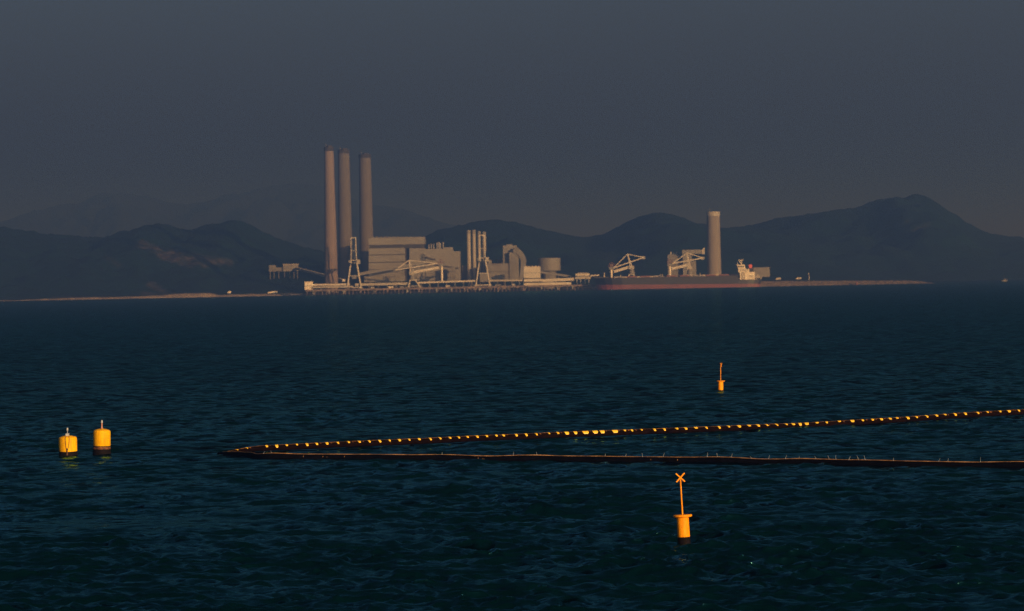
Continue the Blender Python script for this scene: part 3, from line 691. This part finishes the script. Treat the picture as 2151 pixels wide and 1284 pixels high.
# accommodation block
MB().box(sx(1550), sx(1573), yc - 16, yc + 16, zdk + 5.5, hz(1560, 566)).build('superstructure', WHITEP, t)
MB().box(sx(1552), sx(1585), yc - 14, yc + 15, 12.45, zdk + 5.48).build('deckhouse', WHITEP, t)
MB().box(sx(1566), sx(1584.5), yc - 12, yc + 12, zdk + 5.5, hz(1575, 577)).build('deckhouse', WHITEP, t)
zb = hz(1555, 566)
MB().prism([(sx(1550.5), zb + .02), (sx(1566), zb + .02), (sx(1563), zb + 8), (sx(1547.5), zb + 7)], yc - 18, yc + 18).build('bridge', WHITEP, t)
MB().box(sx(1548.6), sx(1562.6), yc - 18.4, yc - 18.02, zb + 3.6, zb + 5.6).build('bridge_window', DKSTEEL, t)
for r in range(3):
    for c in range(4): MB().box(sx(1553.5 + c * 5), sx(1555.2 + c * 5), yc - 16.3, yc - 16.02, zdk + 7.5 + r * 4.2, zdk + 9 + r * 4.2).build('window', DKSTEEL, t)
for px in (1553.5, 1558.5, 1562.8): MB().box(sx(px), sx(px + 1.3), yc - 16.5, yc - 14.05, 12.5, zdk + 5.4).build('pillar', WHITEP, t)
w = MB(); bx = sx(1557.5); w.rod((bx, yc, zb + 7), (bx, yc, hz(1557, 545)), 1.0, .6); w.beam((bx - 3.5, yc, hz(1557, 548.5)), (bx + 3.5, yc, hz(1557, 547)), .8, .8); w.beam((bx - 2.5, yc - 3, hz(1557, 552)), (bx + 2.5, yc + 3, hz(1557, 552)), .6, .6); w.rod((bx - 3, yc, hz(1557, 549)), (bx - 3.6, yc, hz(1557, 545.5)), .5); w.rod((bx + 3, yc, hz(1557, 548)), (bx + 3.4, yc, hz(1557, 544.5)), .5)
w.build('radar_mast', WHITEP, t)
w = MB(); bx = sx(1549); w.rod((bx, yc - 10, zb + 6), (bx, yc - 10, hz(1549, 552)), .7, .5); w.beam((bx - 2, yc - 10, hz(1549, 556)), (bx + 2, yc - 10, hz(1549, 556)), .6, .6); w.build('signal_mast', WHITEP, t)
fx_ = sx(1577.5); MB().box(fx_ - 2.6, fx_ + 3.4, yc - 4, yc + 4, hz(1577, 577), hz(1577, 563.5)).build('funnel', HULLB, t)
MB().box(fx_ - 3.2, fx_ + 2.2, yc - 5, yc + 4.4, hz(1577, 563.4), hz(1577, 556)).build('funnel_top', REDP, t, label='red top of the funnel')
MB().rod((sx(1571.5), yc - 13, zdk + 5), (sx(1571.5), yc - 13, hz(1571, 565)), 1.3, 1.0).build('vent_mast', WHITEP, t)
w = MB(); w.rod((sx(1573.5), yc - 14, hz(1573, 580)), (sx(1580.5), yc - 14, hz(1580, 580)), 1.4, n=12); w.build('lifeboat', PALE, t, True)
w = MB(); 
for a, b in (((1588, 587), (1592, 577)), ((1592, 577), (1597, 585)), ((1586, 583), (1600, 584)), ((1598, 588), (1600, 582)), ((1590, 588), (1588, 580))): w.beam(V(*a, Ys), V(*b, Ys), .8, 1.1)
w.build('stern_gear', PALE, t)
w = MB()
for i in range(60):
    x = sx(1275) + (sx(1548) - sx(1275)) * i / 59; w.box(x - .12, x + .12, yc - 19.6, yc - 19.4, zdk, zdk + 1.2)
w.box(sx(1275), sx(1548), yc - 19.6, yc - 19.4, zdk + 1.21, zdk + 1.4); w.build('railing', DECKR, t)

# ------------------------------------------------------------------ breakwater and small things of the far shore
def breakwater():
    x0, x1 = P(1560, 596, 6020)[0], P(1976, 592, 6020)[0]
    xs = np.arange(x0, x1 + 1, 2.0); ys = np.concatenate([np.arange(0, 26, 1.7), np.arange(27, 60, 6)])
    Xg, Yg = np.meshgrid(xs, ys)
    q_ = (x1 - Xg) / (x1 - x0); tip = np.clip(q_ / .14, 0, 1) ** .85 * np.clip(.52 + .45 * q_, 0, 1)
    h = np.where(Yg < 20, -1.5 + 11.5 * np.clip(Yg / 18, 0, 1) ** .9, 10.0)
    h = np.where(Yg > 48, 10 - (Yg - 48) * .9, h) * tip - 1.2 * (1 - tip)
    Z = h + (0.45 * vnoise(Xg / 3.1, Yg / 2.6, 8) + 0.35 * vnoise(Xg / 1.7, Yg / 1.3, 18) + .3 * vnoise(Xg / 17, Yg / 20, 3)) * np.clip(tip * 3, 0, 1)
    o = grid_mesh('breakwater', Xg, Yg + 6020, Z, ROCK)
    tag(o, 'long tan rock breakwater tapering away past the ship stern', 'breakwater')
breakwater()
def small_truck(label, px, py, Y, w, m, z):
    x = P(px, py, Y)[0]; t = thing('lorry', label, 'lorry', (x, Y, z), 'lorries on the far shore')
    MB().box(x, x + w * .68, Y, Y + 3, z + 1.0, z + 4.2).build('cargo_box', m, t)
    MB().prism([(x - w * .3, z + .8), (x - .1, z + .8), (x - .1, z + 3.2), (x - w * .2, z + 3.2), (x - w * .3, z + 2)], Y + .2, Y + 2.8).build('cab', WHITEP, t)
    for k in (-.2, .12, .5): MB().rod((x + w * k, Y - .1, z + .55), (x + w * k, Y + 3.1, z + .55), .55, n=12).build('wheel', DKSTEEL, t, True)
    return t
def beach_z(px): return 0
small_truck('white box lorry parked on the shore near the jetty', 568.5, 615, 6078, 16.5, WHITEP, 3.6)
small_truck('small white lorry parked on the middle of the beach', 480, 613, 6085, 6.0, WHITEP, 5.2)
small_truck('pale lorry on the breakwater just past the ship stern', 1633, 592, 6050, 9, CREAM, 10.4)
small_truck('pale lorry on the breakwater farther from the ship', 1676, 591, 6050, 9, CREAM, 10.4)
x = P(1699, 583, 6055)[0]; t = thing('lamp_mast', 'thin pale lamp mast standing on the breakwater', 'lamp post', (x, 6055, 9.5))
MB().rod((x, 6055, 9.5), (x, 6055, 20), .55, .35).build('pole', PALE, t); MB().box(x - 1.4, x + .6, 6054.3, 6055.7, 20.02, 20.9).build('lamp_head', PALE, t)
MB().lathe((x, 6055, 9.0), [(1.6, 0), (1.6, .8), (.7, 1.2)], 12).build('footing', GREYCL, t)
c = Vector((P(1799, 595, 6012)[0], 6012, -1)); t = thing('channel_buoy', 'small red channel buoy close under the breakwater', 'buoy', c)
MB().lathe(c, [(1.6, 0), (2.6, 1), (2.6, 3.2), (1.6, 3.8)], 16).build('float', DECKR, t, True); MB().lathe(c, [(1.5, 3.82), (.7, 7.5), (.9, 7.6), (.3, 8.2)], 12).build('tower', DECKR, t, True)
# sailing boat
Y = 6350; c = Vector((P(2110, 590, Y)[0], Y, 0)); t = thing('sailing_boat', 'small pale sailing boat far out past the end of the breakwater', 'boat', c)
hv = []; 
for z, k in ((-.4, .75), (2.2, 1.0)):
    for a, b in ((-6, 0), (-4, -1.5), (0, -2), (5.5, -1.5), (5.5, 1.5), (0, 2), (-4, 1.5)): hv.append(c + Vector((a * k, b * k, z)))
MB().add(hv, [tuple(range(6, -1, -1)), tuple(range(7, 14))] + [(i, (i + 1) % 7, 7 + (i + 1) % 7, 7 + i) for i in range(7)]).build('hull', BEIGE, t)
MB().box(c.x - 1.5, c.x + 3, Y - 1.1, Y + 1.1, 2.22, 3.6).build('cabin', BEIGE, t)
MB().rod(c + Vector((-.5, 0, 2)), c + Vector((-.5, 0, 11)), .22, .12).build('mast', BEIGE, t)
MB().rod(c + Vector((-.5, 0, 4.2)), c + Vector((5, 0, 4.4)), .35).build('boom', BEIGE, t)

# ------------------------------------------------------------------ two drum buoys
def drum_buoy(px, py, rad, hy, hd, label, tilt, ropes, lampbase, stripe):
    g = G(px, py); t = thing('mooring_buoy', label, 'buoy', g, 'fat yellow drum buoys')
    b = hd                                                     # top of the dark foot
    MB().lathe(g, [(rad * 1.02, -1.0), (rad * 1.1, -.1), (rad * 1.06, .12), (rad * 1.0, b * .7), (rad * .985, b)], 48).build('weedy_foot', WEED, t, True)
    if stripe: MB().lathe(g, [(rad * 1.004, b * .38), (rad * 1.012, b * .45), (rad * 1.006, b * .85), (rad * .99, b * .9)], 48).build('rust_stripe', RUST, t, True)
    c = g + Vector((0, 0, b + .005)); e = .24 * rad
    MB().lathe(c, [(rad * .97, 0), (rad, .03), (rad, hy - e * 1.2), (rad * .985, hy - e * .7), (rad * .94, hy - e * .3), (rad * .86, hy - e * .05), (rad * .45, hy + .09), (rad * .1, hy + .13)], 56).build('drum', YELLOW, t, True)
    top = b + hy + .11
    if lampbase:
        MB().box(g.x - .16, g.x + .16, g.y - .3, g.y + .1, g.z + top - .06, g.z + top + .22).build('lamp_base', LAMPW, t)
        w = MB(); w.rod(g + Vector((0, -.1, top + .2)), g + Vector((0, -.1, top + .52)), .05, .05); w.build('stalk', STEEL, t)
        MB().lathe(g + Vector((0, -.1, top + .5)), [(.06, 0), (.09, .05), (.09, .2), (.04, .27)], 14).build('lantern', LAMPW, t, True)
    else:
        MB().rod(g + Vector((0, 0, top - .03)), g + Vector((0, 0, top + .58)), .075, .06, 12).build('stalk', mat('stalk_red', (.5, .2, .12), rough=.5), t, True)
        MB().lathe(g + Vector((0, 0, top + .56)), [(.07, 0), (.1, .04), (.09, .22), (.03, .3)], 14).build('lantern', LAMPW, t, True)
    if ropes:
        for s in (-1, 1):
            w = MB(); pr = None
            for i in range(13):
                k = i / 12; a = -math.pi / 2 + (s * .22 + .06) * (1 - k ** 2.2) ; z = (top - .04) * (1 - k) + (b + .02) * k
                rr = rad * 1.012 if k > .1 else rad * (.7 + k * 3.1)
                p = g + Vector((rr * math.cos(a), rr * math.sin(a), z - (.0 if k > .1 else .02)))
                if pr: w.rod(pr, p, .03, n=6)
                pr = p
            w.build('rope', ROPE, t, True)
        w = MB(); w.rod(g + Vector((0, -rad * 1.02, .1)), g + Vector((0, -rad * 1.02, b + .35)), .09, .05, 8); w.build('mooring_eye', ROPE, t)
    t.rotation_euler = tilt
    return t
drum_buoy(143.5, 957.5, .88, 1.42, .42, 'squat yellow drum buoy with dark ropes hanging down its side', (R(1.5), R(-0.5), 0), True, True, False)
drum_buoy(214, 953.5, .84, 1.55, .78, 'taller yellow drum buoy with a rusty stripe above its dark foot', (R(1), R(1.2), 0), False, False, True)

# ------------------------------------------------------------------ cross topped marker buoys
def marker(g):
    t = thing('marker_buoy', 'orange marker buoy with cross topmark floating in front of the boom, nearest of all', 'buoy', g, 'cross topped marker buoys')
    MB().lathe(g, [(.33, -1.2), (.375, -.6), (.38, .46), (.365, .52)], 36).build('weedy_foot', WEED, t, True)
    MB().lathe(g, [(.355, .505), (.372, .56), (.365, .7), (.36, 1.66), (.34, 1.70)], 40).build('float', ORANGE, t, True)
    MB().lathe(g, [(.3, 1.705), (.54, 1.72), (.57, 1.75), (.57, 1.82), (.54, 1.85), (.2, 1.87)], 40).build('collar', ORANGE, t, True)
    MB().rod(g + Vector((0, 0, 1.86)), g + Vector((0, 0, 4.02)), .047, .043, 14).build('pole', ORANGE, t, True)
    w = MB(); c = g + Vector((0, -.06, 4.08)); q = .26
    w.beam(c + Vector((-q, 0, q)), c + Vector((q, 0, -q)), .05, .075); w.build('cross_arm', ORANGE, t)
    w = MB(); c2_ = c + Vector((0, -.052, 0)); w.beam(c2_ + Vector((-q, 0, -q)), c2_ + Vector((q, 0, q)), .05, .075); w.build('cross_arm', ORANGE, t)
    MB().lathe(g + Vector((0, 0, 1.0)), [(.368, 0), (.368, .03)], 40).build('seam', ORANGE, t, True)
    return t
m1 = marker(G(1437.5, 1147) + Vector((0, 0, .02))); m1.rotation_euler = (R(-1.5), R(-2.2), R(4))
m2 = copy_tree(m1); g2 = G(1513.8, 820.5); m2.location = (g2.x, g2.y, -.45); m2.rotation_euler = (R(1), R(-.4), R(66))
m2['label'] = 'small distant orange marker buoy with cross topmark, beyond the floating boom'

# ------------------------------------------------------------------ floating boom: far line with yellow bands, near line black
def line_at(pts, k):
    ls = [0]
    for a, b in zip(pts, pts[1:]): ls.append(ls[-1] + (b - a).length)
    d = k * ls[-1]
    for i in range(len(pts) - 1):
        if d <= ls[i + 1]: return pts[i].lerp(pts[i + 1], (d - ls[i]) / (ls[i + 1] - ls[i]))
    return pts[-1].copy()
def line_len(pts): return sum((b - a).length for a, b in zip(pts, pts[1:]))
def smooth_line(pts, n):
    xs = np.arange(len(pts)); out = []
    P3 = [pts[0]] + pts + [pts[-1]]
    for j in range(n + 1):
        u = j / n * (len(pts) - 1); i = min(int(u), len(pts) - 2); f = u - i
        a, b, c, d = P3[i], P3[i + 1], P3[i + 2], P3[i + 3]
        out.append(.5 * ((2 * b) + (c - a) * f + (2 * a - 5 * b + 4 * c - d) * f * f + (3 * b - a - 3 * c + d) * f ** 3))
    return out
def tube(mb, pts, radii, n=14, cap=True):
    k0 = len(mb.v); vs = []; fs = []
    for i, p in enumerate(pts):
        d = (pts[min(i + 1, len(pts) - 1)] - pts[max(i - 1, 0)]).normalized(); u = Vector((0, 0, 1)).cross(d).normalized(); w = d.cross(u)
        vs += [p + (u * math.cos(2 * math.pi * j / n) + w * math.sin(2 * math.pi * j / n)) * radii[i] for j in range(n)]
    for i in range(len(pts) - 1): fs += [(i * n + j, i * n + (j + 1) % n, (i + 1) * n + (j + 1) % n, (i + 1) * n + j) for j in range(n)]
    fs += [tuple(range(n - 1, -1, -1)), tuple(range((len(pts) - 1) * n, len(pts) * n))]
    return mb.add(vs, fs)
rngb = random.Random(4)
far_px = [(462, 953), (480, 949.5), (500, 947), (540, 943), (600, 940.5), (700, 936), (800, 931.5), (900, 927.5), (1000, 922.5), (1100, 918.5), (1200, 914), (1300, 910.5), (1400, 906.5), (1500, 902), (1600, 897), (1660, 893.5), (1720, 891), (1800, 887.5), (1900, 882.5), (2000, 875.5), (2080, 871), (2151, 867.5), (2260, 861), (2400, 853), (2800, 833), (3300, 812)]
rad_px = [2.5, 4, 5, 6, 6.5, 7, 7, 7, 7, 7, 7, 7, 6.6, 6.0, 5.2, 3.6, 4.2, 5.4, 6.2, 6.6, 6.8, 7, 7, 7, 6.5, 6]
r_t = .28
far_pts = []
for (px, py), rp in zip(far_px, rad_px):
    # the tube sits in the swell: where it shows less it lies deeper
    g = G(px, py + rp); zc = (2 * rp * S(g.y) - r_t) ; far_pts.append(Vector((g.x, g.y, max(zc, -.16))))
fl = smooth_line(far_pts, 420)
cb = thing('floating_boom', 'floating boom line with bright yellow bands, the one farther out', 'boom', far_pts[10] * 1.0, 'floating booms')
arc = [0.0]
for a, b in zip(fl, fl[1:]): arc.append(arc[-1] + (b - a).length)
hose_r = lambda d: .11 + .17 * min(1, d / 7)
tube(MB(), fl, [hose_r(d) for d in arc], 18).build('hose', HOSE, cb, True)
tube(MB(), [p + Vector((0, -.02, hose_r(arc[i]) - .005)) for i, p in enumerate(fl)], [.022 + .012 * math.sin(i * .7) * math.sin(i * .23) for i in range(421)], 6).build('lit_top_edge', mat('boom_lit_edge', (.26, .10, .015), (.07, .025, .005), rough=.8, scale=1.5, spec=.1), cb, True)  # thin added tube; its brown-gold colour paints the hose's sunlit top edge
Lf = line_len(fl)
def arc_band(c, d, r0, wid, a0, a1, slant=0.0, n=14):
    """curved yellow plate lying on the hose from angle a0 to a1 (0 = top, positive = camera side)"""
    u = Vector((0, 0, 1)); side = d.cross(u).normalized()      # points to the camera side
    if side.y > 0: side = -side
    vs = []; fs = []
    for i in range(n + 1):
        a = a0 + (a1 - a0) * i / n; taper = math.sin(math.pi * min(1, max(.0, (i + .6) / (n + 1.2)))) ** .25
        e = (u * math.cos(a) + side * math.sin(a))
        for sgn in (-.5, .5):
            for rr in (r0, r0 + .028): vs.append(c + d * (wid * taper * sgn + slant * (a - a0)) + e * rr)
    for i in range(n):
        k = i * 4; q = k + 4
        fs += [(k + 1, k + 3, q + 3, q + 1), (k, q, q + 2, k + 2), (k, k + 1, q + 1, q), (k + 2, q + 2, q + 3, k + 3)]
    fs += [(0, 2, 3, 1), (n * 4, n * 4 + 1, n * 4 + 3, n * 4 + 2)]
    return vs, fs
fl_px = [pixel_of(p.x, p.y, p.z)[0] for p in fl]
marks = [497, 517, 559]
while marks[-1] < 2600:
    marks.append(marks[-1] + (21.6 * rngb.uniform(.94, 1.07) if marks[-1] < 900 else 20.5 * rngb.choice((.72, .9, 1, 1.05, 1.3))))
for ppx in marks[:100]:
    s_ = float(np.interp(ppx, fl_px, arc)); k = s_ / Lf
    c = line_at(fl, k); d = (line_at(fl, min(1, k + .002)) - line_at(fl, max(0, k - .002))).normalized()
    wid = rngb.uniform(.20, .29); a1 = rngb.uniform(1.0, 1.45)
    if 1175 < ppx < 1300: wid = rngb.uniform(.34, .66); a1 = 1.5
    elif ppx > 1400: wid = rngb.uniform(.24, .46); a1 = rngb.uniform(.95, 1.5)
    if ppx < 530: wid = .16; a1 = .9
    vs, fs = arc_band(c, d, hose_r(s_) + .002, wid, -.5, a1, .03)
    MB().add(vs, fs).build('band', BANDM, cb, True)
    if rngb.random() < .35:
        vs, fs = arc_band(c + d * .42, d, hose_r(s_) + .001, rngb.uniform(.08, .2), rngb.uniform(-.1, .4), rngb.uniform(.7, 1.1), .1, 6)
        MB().add(vs, fs).build('stain', RUST, cb, True)
# near line
near_px = [(458, 954), (480, 957), (520, 960), (560, 964), (700, 965), (900, 967), (1100, 968.5), (1300, 970.5), (1500, 973), (1700, 976.5), (1900, 980.5), (2151, 984), (2260, 986), (2400, 988), (2900, 996), (3500, 1004)]
near_pts = [Vector(G(px, py)) for px, py in near_px]
for i, p in enumerate(near_pts): p.z = .17 * min(1, i / 3)
nl = smooth_line(near_pts, 420)
nb = thing('floating_boom', 'black floating boom line with thin pins along its top, the nearer one', 'boom', near_pts[6] * 1.0, 'floating booms')
for i, p in enumerate(nl): p.z += .05 * math.sin(i * .19) * math.sin(i * .043 + 1)
tube(MB(), nl, [(.10 + .20 * min(1, i / 22)) * (1 + .05 * math.sin(i * .31)) for i in range(421)], 16).build('hose', HOSEF, nb, True)
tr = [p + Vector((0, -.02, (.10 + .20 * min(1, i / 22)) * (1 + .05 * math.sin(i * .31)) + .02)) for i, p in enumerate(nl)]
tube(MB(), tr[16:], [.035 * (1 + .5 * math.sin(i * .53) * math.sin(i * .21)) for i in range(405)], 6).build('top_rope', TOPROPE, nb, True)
for px in (555, 571, 930, 1129, 1080, 1272, 1313, 1350, 1395, 1487, 1506, 1533, 1578, 1617, 1652, 1675, 1712, 1742, 1756, 1780, 1803, 1821, 1876, 1967, 1990, 2060):
    c = min(tr, key=lambda p: abs(pixel_of(p.x, p.y, p.z)[0] - px))
    h = rngb.uniform(.2, .42); l = rngb.uniform(-.16, .16)
    w = MB(); w.rod(c, c + Vector((l, 0, h)), .017, .011, 6); w.rod(c - Vector((0, 0, .02)), c + Vector((l * .1, 0, .07)), .045, .03, 6); w.build('pin', STEEL, nb)
for i in range(18):
    k = rngb.uniform(.08, .95); c = line_at(tr, k)
    w = MB(); w.rod(c + Vector((0, -.15, -.1)), c + Vector((rngb.uniform(-.1, .1), -.33, -.26)), .03, .02, 6); w.build('lashing', TOPROPE, nb)

# ------------------------------------------------------------------ haze
hm = bpy.data.materials.new('haze_air'); hm.use_nodes = True
t_ = hm.node_tree; t_.nodes.clear()
vo = t_.nodes.new('ShaderNodeVolumePrincipled'); ou = t_.nodes.new('ShaderNodeOutputMaterial')
vo.inputs['Density'].default_value = HAZE_DENSITY; vo.inputs['Color'].default_value = HAZE_COLOR; vo.inputs['Absorption Color'].default_value = (0.73, 0.59, 1, 1); vo.inputs['Anisotropy'].default_value = HAZE_G
t_.links.new(vo.outputs[0], ou.inputs['Volume'])
hb = MB().box(-40000, 40000, -3000, 40000, -4.0, 500.0).build('haze', hm)
tag(hb, 'thin blue grey haze hanging over the sea', None, None, 'stuff')
